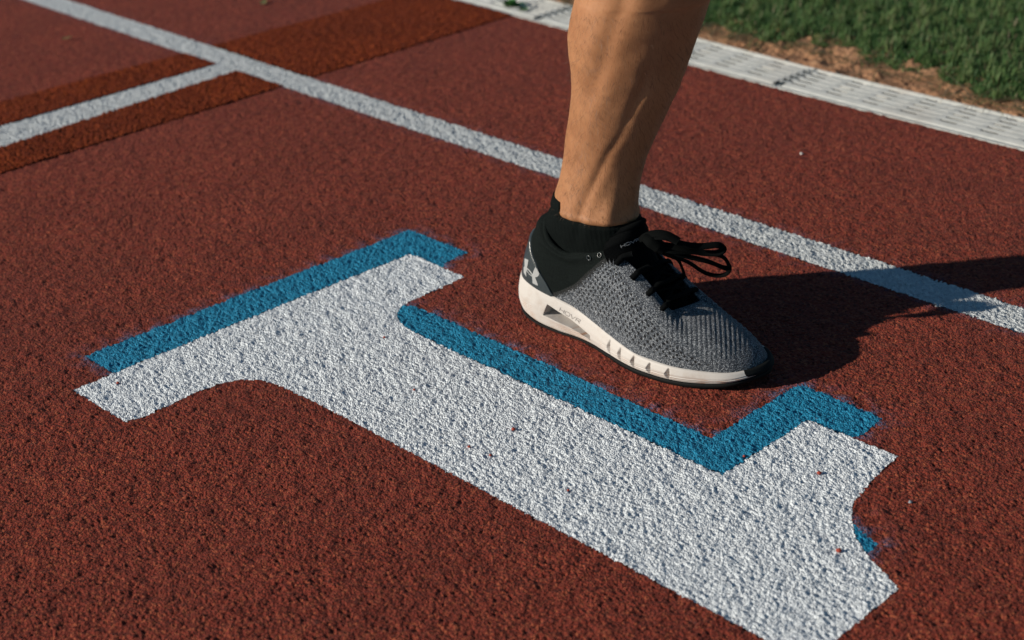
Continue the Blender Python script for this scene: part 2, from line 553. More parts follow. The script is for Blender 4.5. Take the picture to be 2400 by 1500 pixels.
def grate_mesh(x0, clog=False):
    L_ = 0.535
    xb = [0.0008, 0.0092]
    kinds = ['end']
    p = 0.0065
    pitch = 0.0645
    for k in range(8):
        xs0 = 0.0120 + k * pitch
        xb += [xs0, xs0 + .026, xs0 + 0.0555]
        kinds += ['solid', 'deep', 'slot']
    xb += [L_ - 0.0092, L_ - 0.0008]
    kinds += ['solid', 'end']
    yb = [0.001, 0.004, 0.013, 0.0185]
    yk = ['rail', 'groove', 'bar']
    slot_c = [.031, .0462, .0615, .0768, .092]
    for sc in slot_c:
        if yb[-1] < sc - .0039:
            yb.append(sc - .0039); yk.append('bar')
        yb.append(sc + .0039); yk.append('slot')
    yb += [.0975, .1035, .1060]
    yk += ['bar', 'groove', 'rail']
    nx, ny = len(kinds), len(yk)
    # holes at the ends sit between the slots, so use a finer y split there
    Z = np.zeros((nx, ny))
    for i, kx in enumerate(kinds):
        for j, ky in enumerate(yk):
            z = 0.0012
            if ky == 'groove': z = -0.0002
            if kx == 'slot' and ky == 'slot': z = 0.0006
            if kx == 'deep' and ky == 'slot': z = OPEN
            if kx == 'end' and ky == 'bar' and 1 < j: z = OPEN
            if kx == 'end' and ky == 'slot': z = 0.0009
            if clog and kx in ('slot', 'deep') and ky == 'slot': z = -0.0004
            Z[i, j] = z
    V = []; Fc = []

    def slope(i, j): return 0.0

    def quad(a, b, c_, d):
        k = len(V); V.extend([a, b, c_, d]); Fc.append((k, k + 1, k + 2, k + 3))
    sub = lambda a, b: [a, b]
    for i in range(nx):
        for j in range(ny):
            kx = kinds[i]; z = Z[i, j]; xa, xc = xb[i], xb[i + 1]; ya, yc = yb[j], yb[j + 1]
            bev = 0.0
            rg = .0008 if (yk[j] == 'bar' and kx != 'end') else 0.0
            if z != OPEN or (clog and kx != 'end'): quad((xa, ya, z - rg), (xc, ya, z - rg), (xc, yc, z + rg), (xa, yc, z + rg))
            if i + 1 < nx and Z[i + 1, j] != z:
                quad((xc, ya, z), (xc, ya, Z[i + 1, j]), (xc, yc, Z[i + 1, j]), (xc, yc, z))
            if j + 1 < ny and Z[i, j + 1] != z:
                quad((xa, yc, z), (xc, yc, z), (xc, yc, Z[i, j + 1]), (xa, yc, Z[i, j + 1]))
    for (xa, xc) in ((xb[0], xb[0]), (xb[-1], xb[-1])):
        quad((xa, yb[0], 0.0012), (xa, yb[-1], 0.0012), (xa, yb[-1], -0.025), (xa, yb[0], -0.025))
    for ya in (yb[0], yb[-1]):
        quad((xb[0], ya, 0.0012), (xb[-1], ya, 0.0012), (xb[-1], ya, -0.025), (xb[0], ya, -0.025))
    V = np.array(V)
    V[:, 0] += x0
    V[:, 1] += ylow(V[:, 0])
    return V, np.array(Fc)


glabels = {-2: 'smooth pale drain cover section with green weeds, left of the leg',
           -1: 'slotted drain cover section between the leg and the jagged dark joint',
           0: 'slotted drain cover section right of the jagged dark joint, up to the frame edge'}
for k in range(-5, 4):
    x0 = -1.525 + 0.535 * k
    V, Fc = grate_mesh(0.0, clog=(k <= -2))
    V = V + 0
    V[:, 1] -= ylow(V[:, 0])
    V[:, 1] += ylow(V[:, 0] + x0) - float(ylow(np.array(x0)))
    o = make_mesh('drain_cover', V, Fc, M['grate'], smooth=False)
    o.location = (x0, float(ylow(np.array(x0))), 0)
    o.data.validate()
    lab = glabels.get(k, 'slotted drain cover outside the frame on the %s, %s from the jagged joint' %
                      ('left' if k < 0 else 'right', ['second', 'third', 'fourth', 'fifth'][min(3, (abs(k) - 1 if k > 0 else abs(k) - 2))]))
    tag(o, lab, 'drain cover', 'slotted drain covers in a row along the track edge')
chs = []
xs = np.linspace(DX0, DX1, 60)
V = []
for x in xs:
    y0 = float(ylow(np.array(x)))
    V += [(x, y0 - .002, -.0008), (x, y0 - .002, -.028), (x, y0 + DRAIN_W + .002, -.028), (x, y0 + DRAIN_W + .002, -.004)]
tag(make_mesh('drain_channel', V, quads(60, 4), M['channel'], smooth=False), 'dark channel under the slotted drain covers', kind='structure')

# ------------------------------------------------------------------ grass
q = N('grass_blade')
hue = q.attr('hue')
c = q.ramp(hue, [(0.0, (0.045, 0.105, 0.040)), (0.45, (0.095, 0.20, 0.065)), (0.75, (0.19, 0.28, 0.10)), (0.86, (0.16, 0.15, 0.07)), (1.0, (0.30, 0.24, 0.16))])
gm = q.out(c, 0.55, None, 0.3)
tr = q.n('ShaderNodeBsdfTranslucent'); q.l(c, tr.inputs[0])
ms = q.n('ShaderNodeMixShader'); ms.inputs[0].default_value = 0.45
q.l(q.b.outputs[0], ms.inputs[1]); q.l(tr.outputs[0], ms.inputs[2])
q.l(ms.outputs[0], q.t.nodes['Material Output'].inputs[0])
M['grass'] = q.m


def edge_y(x):
    return np.interp(x, [-2.8, -2.2, -1.90, -1.805, -1.7246, -1.6367, -1.5624, -1.5046, -1.4206, -1.3281, -1.2691, -1.15, -0.9, 0.6],
                     [2.085, 2.075, 2.060, 2.062, 2.068, 2.083, 2.088, 2.092, 2.075, 2.062, 2.055, 2.050, 2.060, 2.06]) - .008 + 0.012 * np.sin(x * 31) + 0.008 * np.sin(x * 77 + 1)


def grass(nb, x0, x1, ydepth, hmin, hmax, dead=False, ymin=0.0, seed=0):
    r = np.random.default_rng(seed)
    x = r.uniform(x0, x1, nb)
    if dead:
        d = r.uniform(-0.035, 0.03, nb)
    else:
        d = r.uniform(0, 1, nb) ** 1.25 * ydepth + ymin
    y = edge_y(x) + d
    cl_ = sample(T3, x, y, PXN * 1.6, 0.7)
    hgt = r.uniform(hmin, hmax, nb) * (1 + 0.35 * cl_) * (np.clip((d + .02) / .06, .35, 1) if not dead else 1)
    wd = r.uniform(.0008, .0016, nb) * (0.8 if dead else 1)
    az = r.uniform(0, 2 * PI, nb)
    lean = r.uniform(0.2, 1.0, nb) if not dead else r.uniform(1.6, 4.0, nb)
    dx, dy = np.cos(az), np.sin(az)
    px_, py_ = -dy, dx
    V = np.zeros((nb, 7, 3))
    ts = [0, .4, .75, 1.0]
    z0 = 0.002 + .004 * smooth01(d / .05) if not dead else 0.001
    for k, t in enumerate(ts):
        off = hgt * lean * t ** 1.7 * (0.8 if not dead else .6)
        zz = z0 + hgt * (t - 0.45 * np.clip(lean, 0, 1.2) * t * t) * (1 if not dead else .28)
        ww = wd * (1 - t * .85)
        cx = x + dx * off; cy = y + dy * off
        if k < 3:
            V[:, 2 * k] = np.stack([cx - px_ * ww, cy - py_ * ww, zz], 1)
            V[:, 2 * k + 1] = np.stack([cx + px_ * ww, cy + py_ * ww, zz], 1)
        else:
            V[:, 6] = np.stack([cx, cy, zz], 1)
    b = (np.arange(nb) * 7)[:, None]
    Fq = np.concatenate([b + np.array([0, 1, 3, 2]), b + np.array([2, 3, 5, 4])])
    Tr = b + np.array([4, 5, 6])
    hue = np.clip(0.42 + 0.16 * cl_ + r.normal(0, .14, nb), 0, .8)
    dd = r.uniform(0, 1, nb) < (.09 if not dead else .72)
    hue[dd] = r.uniform(.86, 1, dd.sum())
    return V.reshape(-1, 3), Fq, Tr, np.repeat(hue, 7)


parts = [grass(74000, -2.15, -1.0, 0.60, .010, .021, seed=3), grass(14000, -2.7, -.2, 1.3, .014, .028, ymin=0.0, seed=4),
         grass(1500, -2.3, -0.9, .1, .02, .045, dead=True, seed=5)]
off = 0; Vs = []; Fs = []; Ts = []; Hs = []
for V, Fq, Tr, hu in parts:
    Vs.append(V); Fs.append(Fq + off); Ts.append(Tr + off); Hs.append(hu); off += len(V)
g = make_mesh('grass', np.concatenate(Vs), np.concatenate(Fs), M['grass'], tris=np.concatenate(Ts), attrs={'hue': np.concatenate(Hs)})
tag(g, 'thick dark green lawn grass with dry runners at its edge', 'grass', kind='stuff')

# weeds in the drain
def weed(x, y, n, size, label, seed):
    r = np.random.default_rng(seed)
    V = []; Fq = []
    for i in range(n):
        a = r.uniform(0, 2 * PI); l = size * r.uniform(.5, 1); el = r.uniform(.2, 1.1)
        d = np.array([math.cos(a) * math.cos(el), math.sin(a) * math.cos(el), math.sin(el)])
        s_ = np.array([-math.sin(a), math.cos(a), 0]) * l * .22
        b0 = np.array([r.normal(0, size * .35), r.normal(0, size * .2), 0.001])
        k = len(V)
        V += [b0, b0 + d * l * .5 + s_, b0 + d * l + np.array([0, 0, -.2 * l]), b0 + d * l * .5 - s_]
        Fq.append((k, k + 1, k + 2, k + 3))
    o = make_mesh('weed', np.array(V), np.array(Fq), M['weed'], smooth=False)
    o.location = (x, y, 0)
    return tag(o, label, 'weed', 'weeds growing in the drain cover')


q = N('weed_leaf')
M['weed'] = q.out(q.ramp(q.noise(90), [(0.3, (0.02, 0.09, 0.02)), (0.7, (0.05, 0.17, 0.03))]), 0.5)
weed(-2.150, 1.950, 60, .022, 'larger green weed tuft growing out of the smooth drain cover', 1)
weed(-2.112, 1.942, 22, .012, 'small green weed tuft right of the larger one in the drain cover', 2)

# ------------------------------------------------------------------ shoe frame
O = np.array([-1.257, 1.139]); Fv = np.array([.9962, .0872]); Lv = np.array([.0872, -.9962])


def fw(a, b, z):
    a = np.asarray(a, float); b = np.asarray(b, float); z = np.asarray(z, float)
    return np.stack(np.broadcast_arrays(O[0] + a * Fv[0] + b * Lv[0], O[1] + a * Fv[1] + b * Lv[1], z), -1)


shoe = empty('running_shoe', (float(O[0]), float(O[1]), 0))
tag(shoe, 'grey knit running shoe with white midsole, black heel and black laces beside the numeral', 'shoe')
SHOE_INV = Matrix.Translation((-float(O[0]), -float(O[1]), 0))


def sp(name, V, Fq, mat, parent=None, **kw):
    o = make_mesh(name, V, Fq, mat, parent or shoe, **kw)
    if parent is None: o.matrix_parent_inverse = SHOE_INV
    return o


# rows: sole outline a,b | top of midsole z | upper top curve a,b,z | straightness | sole bottom z
TB = np.array([
    # a      b      zF     aT     bT     zT     c    zb
    [.000, .000, .053, .043, .000, .122, .45, .008],
    [.004, .015, .052, .044, .008, .122, .45, .007],
    [.016, .027, .049, .047, .017, .118, .42, .005],
    [.040, .0335, .045, .054, .024, .107, .35, .002],
    [.070, .0335, .0405, .068, .028, .098, .28, .000],
    [.095, .0325, .036, .088, .028, .0945, .22, .000],
    [.120, .0365, .0315, .113, .026, .103, .18, .000],
    [.150, .0455, .0275, .143, .022, .1115, .15, .000],
    [.180, .0540, .0245, .168, .021, .1000, .12, .000],
    [.205, .0565, .0215, .187, .0215, .0885, .08, .000],
    [.237, .0540, .0205, .203, .022, .0740, .04, .000],
    [.264, .0460, .0200, .2125, .019, .0635, .00, .001],
    [.291, .0325, .0200, .217, .011, .0630, .05, .004],
    [.307, .0150, .0215, .220, .001, .0630, .15, .008],
    [.315, -.006, .0240, .2215, -.008, .0625, .24, .010],
    [.310, -.022, .0240, .2215, -.016, .0615, .34, .009],
    [.295, -.036, .0230, .218, -.022, .0600, .42, .006],
    [.268, -.045, .0220, .208, -.024, .0665, .46, .002],
    [.240, -.049, .0220, .190, -.024, .0800, .46, .000],
    [.210, -.047, .0235, .170, -.023, .0950, .42, .000],
    [.180, -.041, .0260, .145, -.023, .1095, .36, .000],
    [.150, -.034, .0300, .115, -.027, .1030, .28, .000],
    [.120, -.030, .0340, .090, -.029, .095, .18, .000],
    [.095, -.030, .0370, .072, -.029, .097, .22, .000],
    [.070, -.033, .0405, .056, -.026, .107, .28, .000],
    [.040, -.034, .0450, .048, -.018, .117, .35, .002],
    [.016, -.027, .0490, .044, -.009, .121, .42, .005],
    [.004, -.015, .0520, .043, -.004, .122, .45, .007]])
NS = 1500
K = np.arange(NS) / NS * len(TB)
S = catmull(TB, NS, closed=True)
A_, B_, ZF, AT, BT, ZT, CC, ZB = S.T
dA = np.roll(A_, -1) - np.roll(A_, 1); dB = np.roll(B_, -1) - np.roll(B_, 1)
nn = np.hypot(dA, dB); NA, NB_ = dB / nn, -dA / nn           # candidate normals
sgn = np.sign(np.mean(NA * (A_ - .16) + NB_ * (B_ - 0.0)))
NA *= sgn; NB_ *= sgn                                          # outward in the ground plane


def kdist(k0): return np.abs((K - k0 + 14) % 28 - 14)


# --- upper surface grid
NT = 70
tau = np.linspace(0, 1, NT)
inset = np.interp(K, [0, 3, 6, 9, 12, 14, 17, 20, 24, 28], [.0065, .0055, .003, .0035, .004, .006, .004, .003, .005, .0065])
BA = A_ - NA * inset; BB = B_ - NB_ * inset; BZ = ZF - 0.003


def upper_surface(tt, offs=0.0):
    T, = np.atleast_2d(tt) if np.ndim(tt) == 1 else (tt,)
    th = T * PI / 2
    hfr = (1 - CC[:, None]) * (1 - np.cos(th)) + CC[:, None] * T
    vfr = (1 - CC[:, None]) * np.sin(th) + CC[:, None] * T
    a = BA[:, None] + (AT - BA)[:, None] * hfr
    b = BB[:, None] + (BT - BB)[:, None] * hfr
    z = BZ[:, None] + (ZT - BZ)[:, None] * vfr
    return fw(a, b, z), a, b, z


def grid_normals(P):
    du = np.roll(P, -1, 0) - np.roll(P, 1, 0)
    dv = np.gradient(P, axis=1)
    n = np.cross(du, dv)
    n /= np.linalg.norm(n, axis=-1, keepdims=True) + 1e-12
    c = fw(.15, 0, .03)
    if np.mean(np.sum(n * (P - c), -1)) < 0: n = -n
    return n


UT = np.broadcast_to(tau, (NS, NT))
UP, ua, ub, uz = upper_surface(UT)
UN = grid_normals(UP)
Kg = np.broadcast_to(K[:, None], (NS, NT))
# soft folds, ribs and thickness
ribreg = smooth01((ua - .205) / .022) * smooth01((.300 - ua) / .02) * smooth01((UT - .16) / .10) * smooth01((.93 - UT) / .12)
rib = np.cos(2 * PI * (ua - .80 * ub) / .0060)
bead = .5 + .5 * np.cos(2 * PI * (ub + .9 * ua) / .0042)
disp = (0.00036 * rib * (.65 + .5 * bead)) * ribreg
disp += 0.0012 * np.exp(-((UT - .97) / .03) ** 2) * ((K > 7.5) & (K < 20.5))[:, None]           # thick edge of the throat
disp += 0.0008 * np.sin(ua * 95 + ub * 60) * smooth01((ua - .16) / .06) * smooth01((.25 - ua) / .05) * (1 - UT)
disp += 0.0030 * np.exp(-((UT - .86) / .13) ** 2) * (np.clip(1 - kdist(0) / 7.2, 0, 1)[:, None] > 0)   # padded collar
UP = UP + UN * disp[..., None]
kb = 3.35 + 4.25 * UT ** 0.90
kbm = 28 - (3.35 + 4.0 * UT ** 0.90)
isknit = (Kg > kb) & (Kg < kbm)
holes = smooth01((ua - .085) / .02) * smooth01((.215 - ua - .2 * (UT - .5)) / .02) * smooth01((UT - .08) / .08) * smooth01((.80 - UT) / .1)
UV_F = quads(NS, NT, cu=True)
knf = isknit.ravel()[UV_F].mean(1) > .5
Uflat = UP.reshape(-1, 3)
blk = np.clip(1 - np.minimum(Kg - kb, kbm - Kg) / .60, 0, 1)
at = {'blk': blk.ravel(), 'holes': holes.ravel(), 'ribs': ribreg.ravel(), 'ca': ua.ravel(), 'ct': (UT * 0.085).ravel()}

# knit material
q = N('heather_grey_knit')
cs = q.vor(1300, 1.0, out='Color')
sep = q.n('ShaderNodeSeparateColor'); q.l(cs, sep.inputs[0])
heather = q.ramp(sep.outputs[0], [(0.0, (0.014, 0.018, 0.024)), (0.35, (0.040, 0.049, 0.062)), (0.65, (0.094, 0.107, 0.124)), (1.0, (0.33, 0.35, 0.37))])
cmb = q.n('ShaderNodeCombineXYZ')
q.l(q.attr('ca'), cmb.inputs[0]); q.l(q.attr('ct'), cmb.inputs[1])
mp = q.n('ShaderNodeMapping'); mp.inputs['Rotation'].default_value = (0, 0, 0.7); q.l(cmb.outputs[0], mp.inputs[0])
hd = q.n('ShaderNodeTexVoronoi', voronoi_dimensions='2D'); hd.inputs['Scale'].default_value = 190; hd.inputs['Randomness'].default_value = 0.22
q.l(mp.outputs[0], hd.inputs['Vector'])
hm = q.math('MULTIPLY', q.maprange(hd.outputs['Distance'], .22, .28, 1, 0), q.attr('holes'))
c = q.mix(hm, heather, (0.006, 0.007, 0.009))
bk = q.maprange(q.math('ADD', q.attr('blk'), q.math('MULTIPLY', sep.outputs[1], .55)), .62, .80)
c = q.mix(bk, c, (0.004, 0.0055, 0.0055))
hb = q.bump(q.math('MULTIPLY', hm, -1.0), 0.0012, 1.0)
kb_ = q.bump(q.vor(1100, 0.9), 0.0009, 0.9, hb)
M['knit'] = q.out(c, 0.85, kb_, 0.2, Sheen_Weight=0.15)
q = N('black_padded_fabric')
M['blackfab'] = q.out(q.ramp(q.noise(900, 3, .7), [(0.35, (0.0025, 0.0035, 0.0035)), (0.7, (0.009, 0.013, 0.012))]), 0.85, q.bump(q.noise(1300, 2), .0005, .7), .06)
v, f, a = compact(Uflat, UV_F[knf], at)
knit = sp('knit_upper', v, f, M['knit'], attrs=a)
v, f, a = compact(Uflat, UV_F[~knf], at)
collar = sp('heel_collar', v, f, M['blackfab'])
BV = BVHTree.FromPolygons([tuple(p) for p in Uflat], [tuple(int(i) for i in f_) for f_ in UV_F])


# --- tube helper
def tube(path, rad, ns=10, flat=1.0, up=(0, 0, 1), caps=True):
    P = np.asarray(path, float)
    n = len(P)
    r = np.broadcast_to(np.asarray(rad, float), (n,))
    T = np.gradient(P, axis=0); T /= np.linalg.norm(T, axis=1, keepdims=True) + 1e-12
    u = np.array(up, float)
    rows = []
    for i in range(n):
        s_ = np.cross(T[i], u)
        if np.linalg.norm(s_) < 1e-4: s_ = np.cross(T[i], (1, 0, 0.01))
        s_ /= np.linalg.norm(s_)
        nrm = np.cross(s_, T[i])
        an = np.linspace(0, 2 * PI, ns, endpoint=False)
        rows.append(P[i] + r[i] * (np.cos(an)[:, None] * s_ + flat * np.sin(an)[:, None] * nrm))
    V = np.concatenate(rows)
    Fq = quads(n, ns, cv=True)
    tr = None
    if caps:
        V = np.concatenate([V, P[:1], P[-1:]])
        tr = [(len(V) - 2, (j + 1) % ns, j) for j in range(ns)] + [(len(V) - 1, (n - 1) * ns + j, (n - 1) * ns + (j + 1) % ns) for j in range(ns)]
    return V, Fq, tr


def merge(pieces):
    Vs, Fs, Ts = [], [], []
    o_ = 0
    for V, F_, T_ in pieces:
        Vs.append(V); Fs.append(np.asarray(F_).reshape(-1, 4) + o_)
        if T_ is not None and len(T_): Ts.append(np.asarray(T_) + o_)
        o_ += len(V)
    return np.concatenate(Vs), np.concatenate(Fs), (np.concatenate(Ts) if Ts else None)


# padded rim round the collar opening
rim_sel = (kdist(0) < 7.6)
order = np.argsort(((K + 14) % 28)[rim_sel])
rimP = fw(AT, BT, ZT)[rim_sel][order]
inward = fw(.09, 0, .1) - rimP; inward[:, 2] = 0
inward /= np.linalg.norm(inward, axis=1, keepdims=True)
V, Fq, tr = tube(rimP + inward * .0025 - np.array([0, 0, .0012]), .0036, 10)
sp('collar_rim', V, Fq, M['blackfab'], tris=tr)
# lining: wall going down inside the collar
ln = []
for t in np.linspace(0, 1, 8):
    ln.append(rimP + inward * (.004 + .004 * math.sin(t * PI)) - np.array([0, 0, .045 * t]))
V = np.stack(ln, 1).reshape(-1, 3)
sp('collar_lining', V, quads(len(rimP), 8), M['blackfab'])

# --- heel counter: glossy shell over the rear of the upper
ck = np.linspace(-3.95, 3.95, 180)
tmax = np.interp(np.abs(ck), [0, 1.0, 2.0, 3.0, 3.6, 3.95], [.60, .595, .53, .36, .18, .03])
idx = (ck % 28) / 28 * NS
i0 = np.floor(idx).astype(int) % NS
NCt = 40
rows = []
tt2 = np.linspace(0, 1, NCt)
shell = np.zeros((len(ck), NCt, 3))
for i in range(len(ck)):
    tt = tt2 * tmax[i]
    f_ = tt * (NT - 1); j0 = np.minimum(f_.astype(int), NT - 2); fr = (f_ - j0)[:, None]
    w_ = idx[i] - math.floor(idx[i]); ia, ib = i0[i], (i0[i] + 1) % NS
    Pp = (UP[ia, j0] * (1 - fr) + UP[ia, j0 + 1] * fr) * (1 - w_) + (UP[ib, j0] * (1 - fr) + UP[ib, j0 + 1] * fr) * w_
    Nn = UN[ia, j0]
    e = np.minimum(1, np.minimum((1 - tt2) * 14, 1.0))
    rimb = np.exp(-((tt2 - .955) / .022) ** 2) * .0013 - np.exp(-((tt2 - .905) / .022) ** 2) * .0006
    side = min(1, (3.95 - abs(ck[i])) * 6)
    shell[i] = Pp + Nn * ((-.0004 + .0018 * e * side) + rimb * side)[:, None]
q = N('glossy_charcoal_counter')
M['counter'] = q.out(q.mix(q.maprange(q.noise(300), .4, .6, 0, .3), (0.026, 0.034, 0.037), (0.038, 0.047, 0.050)), 0.28, q.bump(q.noise(1500, 2), .0002, .5), .6)
SF = quads(len(ck), NCt)
counter = sp('heel_counter', shell.reshape(-1, 3), SF, M['counter'])
BVC = BVHTree.FromPolygons([tuple(p) for p in shell.reshape(-1, 3)], [tuple(int(i) for i in f_) for f_ in SF])

# --- midsole
MT = 66
R0, R1 = 24, 44                                     # rows that follow the lower and upper slot edge
m0 = np.interp(A_, [.045, .062, .09, .124, .16], [.36, .36, .31, .17, .17])
m1 = np.interp(A_, [.045, .062, .09, .124, .16], [.74, .73, .61, .40, .40])
mt = np.zeros((NS, MT))
for i_ in range(MT):
    if i_ <= R0: mt[:, i_] = m0 * i_ / R0
    elif i_ <= R1: mt[:, i_] = m0 + (m1 - m0) * (i_ - R0) / (R1 - R0)
    else: mt[:, i_] = m1 + (1 - m1) * (i_ - R1) / (MT - 1 - R1)
rowi = np.arange(MT)[None]
zlo = ZB + np.interp(K, [0, 5, 8, 11, 14, 17, 20, 24, 28], [.0035, .003, .0055, .006, .006, .006, .005, .003, .0035])
zhi = ZF + 0.0008
Zm = zlo[:, None] + (zhi - zlo)[:, None] * mt
hgt = (zhi - zlo)[:, None]
prof = np.interp(mt, [0, .08, .3, .55, .85, .96, 1.0], [-.0040, -.0016, 0, 0, -.0016, -.0026, -.0042])
offm = prof.copy()
heelw = np.clip(1 - kdist(0) / 4.5, 0, 1)[:, None]
offm += heelw * (-.005 * (1 - mt) ** 3 - .0028 * mt ** 2)
# window slot on the outer side: k about 3.4 .. 6.15
km = Kg[:, :1]
Am = A_[:, None]
lat = (B_ > 0)[:, None]
inslot = ((rowi > R0) & (rowi < R1)) * smooth01((Am - (.0545 + .006 * (rowi - R0) / (R1 - R0))) / .0012) * smooth01((.1215 - Am) / .0012) * lat
offm -= .0170 * inslot
# carved notches on the forefoot
for (a0, sgnn) in ((.156, 1), (.174, 1), (.194, 1), (.2145, 1), (.2365, 1)):
    for side in (1, -1):
        sel = (B_ * side > 0)[:, None]
        rel = (Zm - zlo[:, None]) / hgt
        hh = np.clip(1 - np.abs(rel - .42) / np.where(rel > .42, .46, .38), 0, 1)
        x_ = (Am - a0) / (.0050 * (.22 + .78 * hh))
        saw = np.where(x_ < 0, np.clip(1 + x_, 0, 1), np.clip(1 - x_ * 3.5, 0, 1))
        offm -= .0074 * np.clip(hh * 1.15, 0, 1) * saw * sel
# fine layered lines
lines = np.sin(2 * PI * (Zm - zlo[:, None]) / .0022)
lreg = (smooth01((.055 - Am) / .03) + smooth01((Am - .135) / .01)) * smooth01((.50 - mt) / .08) * smooth01((mt - .04) / .05) + \
    smooth01((.13 - Am) / .02) * smooth01((.33 - mt) / .08)
offm += .00022 * lines * np.clip(lreg, 0, 1)
MA = A_[:, None] + NA[:, None] * offm; MB = B_[:, None] + NB_[:, None] * offm
MP = fw(MA, MB, Zm)
# top lip running inwards under the upper
lip = fw(A_ - NA * (inset + .004), B_ - NB_ * (inset + .004), zhi - .002)[:, None]
MP = np.concatenate([MP, lip], 1)
MQ = quads(NS, MT + 1, cu=True)
toe_k = np.broadcast_to(K[:, None], (NS, MT + 1))
edge = 12.75 + 0.9 * (1 - np.linspace(0, 1, MT + 1)) ** 2
istoe = ((toe_k > edge) & (toe_k < 16.2)).ravel()[MQ].mean(1) > .5
q = N('off_white_foam')
nz = q.noise(60, 4, .65)
c = q.mix(q.maprange(nz, .5, .75, 0, .7), (0.50, 0.475, 0.445), (0.40, 0.34, 0.295))
lw = q.n('ShaderNodeTexWave', wave_type='BANDS', bands_direction='Z', wave_profile='SIN')
lw.inputs['Scale'].default_value = 145; lw.inputs['Distortion'].default_value = 1.2; lw.inputs['Detail'].default_value = 2
q.l(q.tc.outputs['Object'], lw.inputs[0])
c = q.mix(q.math('MULTIPLY', q.maprange(lw.outputs['Fac'], .0, .22, 1, 0), q.math('MULTIPLY', q.attr('lines'), q.maprange(q.noise(35, 3), .42, .56))), c, (0.36, 0.22, 0.15))
M['foam'] = q.out(c, 0.55, q.bump(q.noise(900, 3), .0002, .5), .35)
lr = np.concatenate([np.clip(lreg, 0, 1), np.zeros((NS, 1))], 1)
v, f, a = compact(MP.reshape(-1, 3), MQ[~istoe], {'lines': lr.ravel()})
mid = sp('midsole', v, f, M['foam'], attrs=a)
mid.data.set_sharp_from_angle(angle=math.radians(38))
q = N('black_rubber')
M['rubber'] = q.out((0.006, 0.007, 0.007), 0.7, q.bump(q.noise(500, 3), .0004, .5), .12)
v, f, a = compact(MP.reshape(-1, 3), MQ[istoe])
sp('toe_bumper', v, f, M['rubber'])
BVM = BVHTree.FromPolygons([tuple(p) for p in MP.reshape(-1, 3)], [tuple(int(i) for i in f_) for f_ in MQ])
# outsole with grooves underneath
ot = []
for z, off_ in ((zlo + .0002, -.0035), (zlo - .0002, -.0012 + .0 * K), (ZB + .001, -.0022), (ZB + .0, -.005)):
    ot.append(fw(A_ + NA * (off_ - .0025 * heelw[:, 0]), B_ + NB_ * (off_ - .0025 * heelw[:, 0]), z))
OPn = np.stack(ot, 1)
cen = OPn[:, -1].mean(0)
V = np.concatenate([OPn.reshape(-1, 3), fw(A_ * .98 + .003, B_ * .3, ZB + .0006)])
Fq = list(quads(NS, 4, cu=True))
nb0 = NS * 4
extra = [(i * 4 + 3, ((i + 1) % NS) * 4 + 3, nb0 + (i + 1) % NS, nb0 + i) for i in range(NS)]
sp('outsole', V, np.array(Fq + extra), M['rubber'])

# --- tongue
cl_t = catmull([(.222, .0585), (.210, .067), (.195, .0795), (.181, .093), (.171, .106), (.166, .118), (.1635, .130), (.1640, .1395)], 60)
tv = np.linspace(-1, 1, 25)
wdt = np.interp(np.linspace(0, 1, 60), [0, .15, .6, .85, 1], [.020, .027, .0315, .033, .022])
ta = cl_t[:, 0][:, None] - (.010 + .012 * np.linspace(0, 1, 60)[:, None]) * np.abs(tv) ** 2.0
tz = cl_t[:, 1][:, None] - .012 * np.abs(tv) ** 2.4
tb = wdt[:, None] * tv
TP = fw(ta, tb, tz)
q = N('black_tongue_fabric')
M['tongue'] = q.out(q.ramp(q.noise(700, 3, .7), [(0.35, (0.0012, 0.0015, 0.0016)), (0.7, (0.004, 0.005, 0.0055))]), 0.9, q.bump(q.noise(1000, 2), .0005, .6), .05)
thick = TP - fw(.0, 0, 0) * 0
Vt = np.concatenate([TP.reshape(-1, 3), (TP + np.array([-.004, 0, -.003])).reshape(-1, 3)])
Fq = np.concatenate([quads(60, 25), quads(60, 25)[:, ::-1] + 60 * 25])
tg = sp('tongue', Vt, Fq, M['tongue'])
topv = TP[-1] + np.array([-.002, 0, -.0015])
V, F2, tr = tube(TP[-1] + np.array([-.002, 0, -.001]), .0035, 8)
tongue_rim = sp('tongue_rim', V, F2, M['tongue'], parent=tg, tris=tr)

# --- laces
q = N('black_lace')
wv = q.n('ShaderNodeTexWave'); wv.inputs['Scale'].default_value = 420; q.l(q.tc.outputs['Object'], wv.inputs[0])
M['lace'] = q.out(q.mix(wv.outputs['Fac'], (0.0015, 0.002, 0.002), (0.005, 0.006, 0.006)), 0.9, q.bump(q.noise(1100, 2), .0005, .8), .04)
laces = empty('laces')
laces.parent = shoe
laces.matrix_parent_inverse = SHOE_INV
eye_l = [(.2085, .0265, .0680), (.1925, .0268, .0795), (.1730, .0262, .0905), (.1530, .0260, .1020)]
eye_m = [(.2090, -.0275, .0655), (.193, -.0275, .0765), (.175, -.027, .0885), (.156, -.0265, .1010)]
cross = []
for (al, bl, zl), (am, bm, zm_) in zip(eye_l, eye_m):
    mid_ = ((al + am) / 2 + .003, (bl + bm) / 2, max(zl, zm_) + .0045)
    pth = catmull([(al, bl, zl + .001), (al + .0015, bl * .55, zl + .0058), mid_, (am + .0015, bm * .55, zm_ + .0058), (am, bm, zm_ + .001)], 24)
    P = fw(pth[:, 0], pth[:, 1], pth[:, 2])
    o = make_mesh('lace_crossing', *[x for x in tube(P, .0040, 10, .45)[:2]], M['lace'], laces)
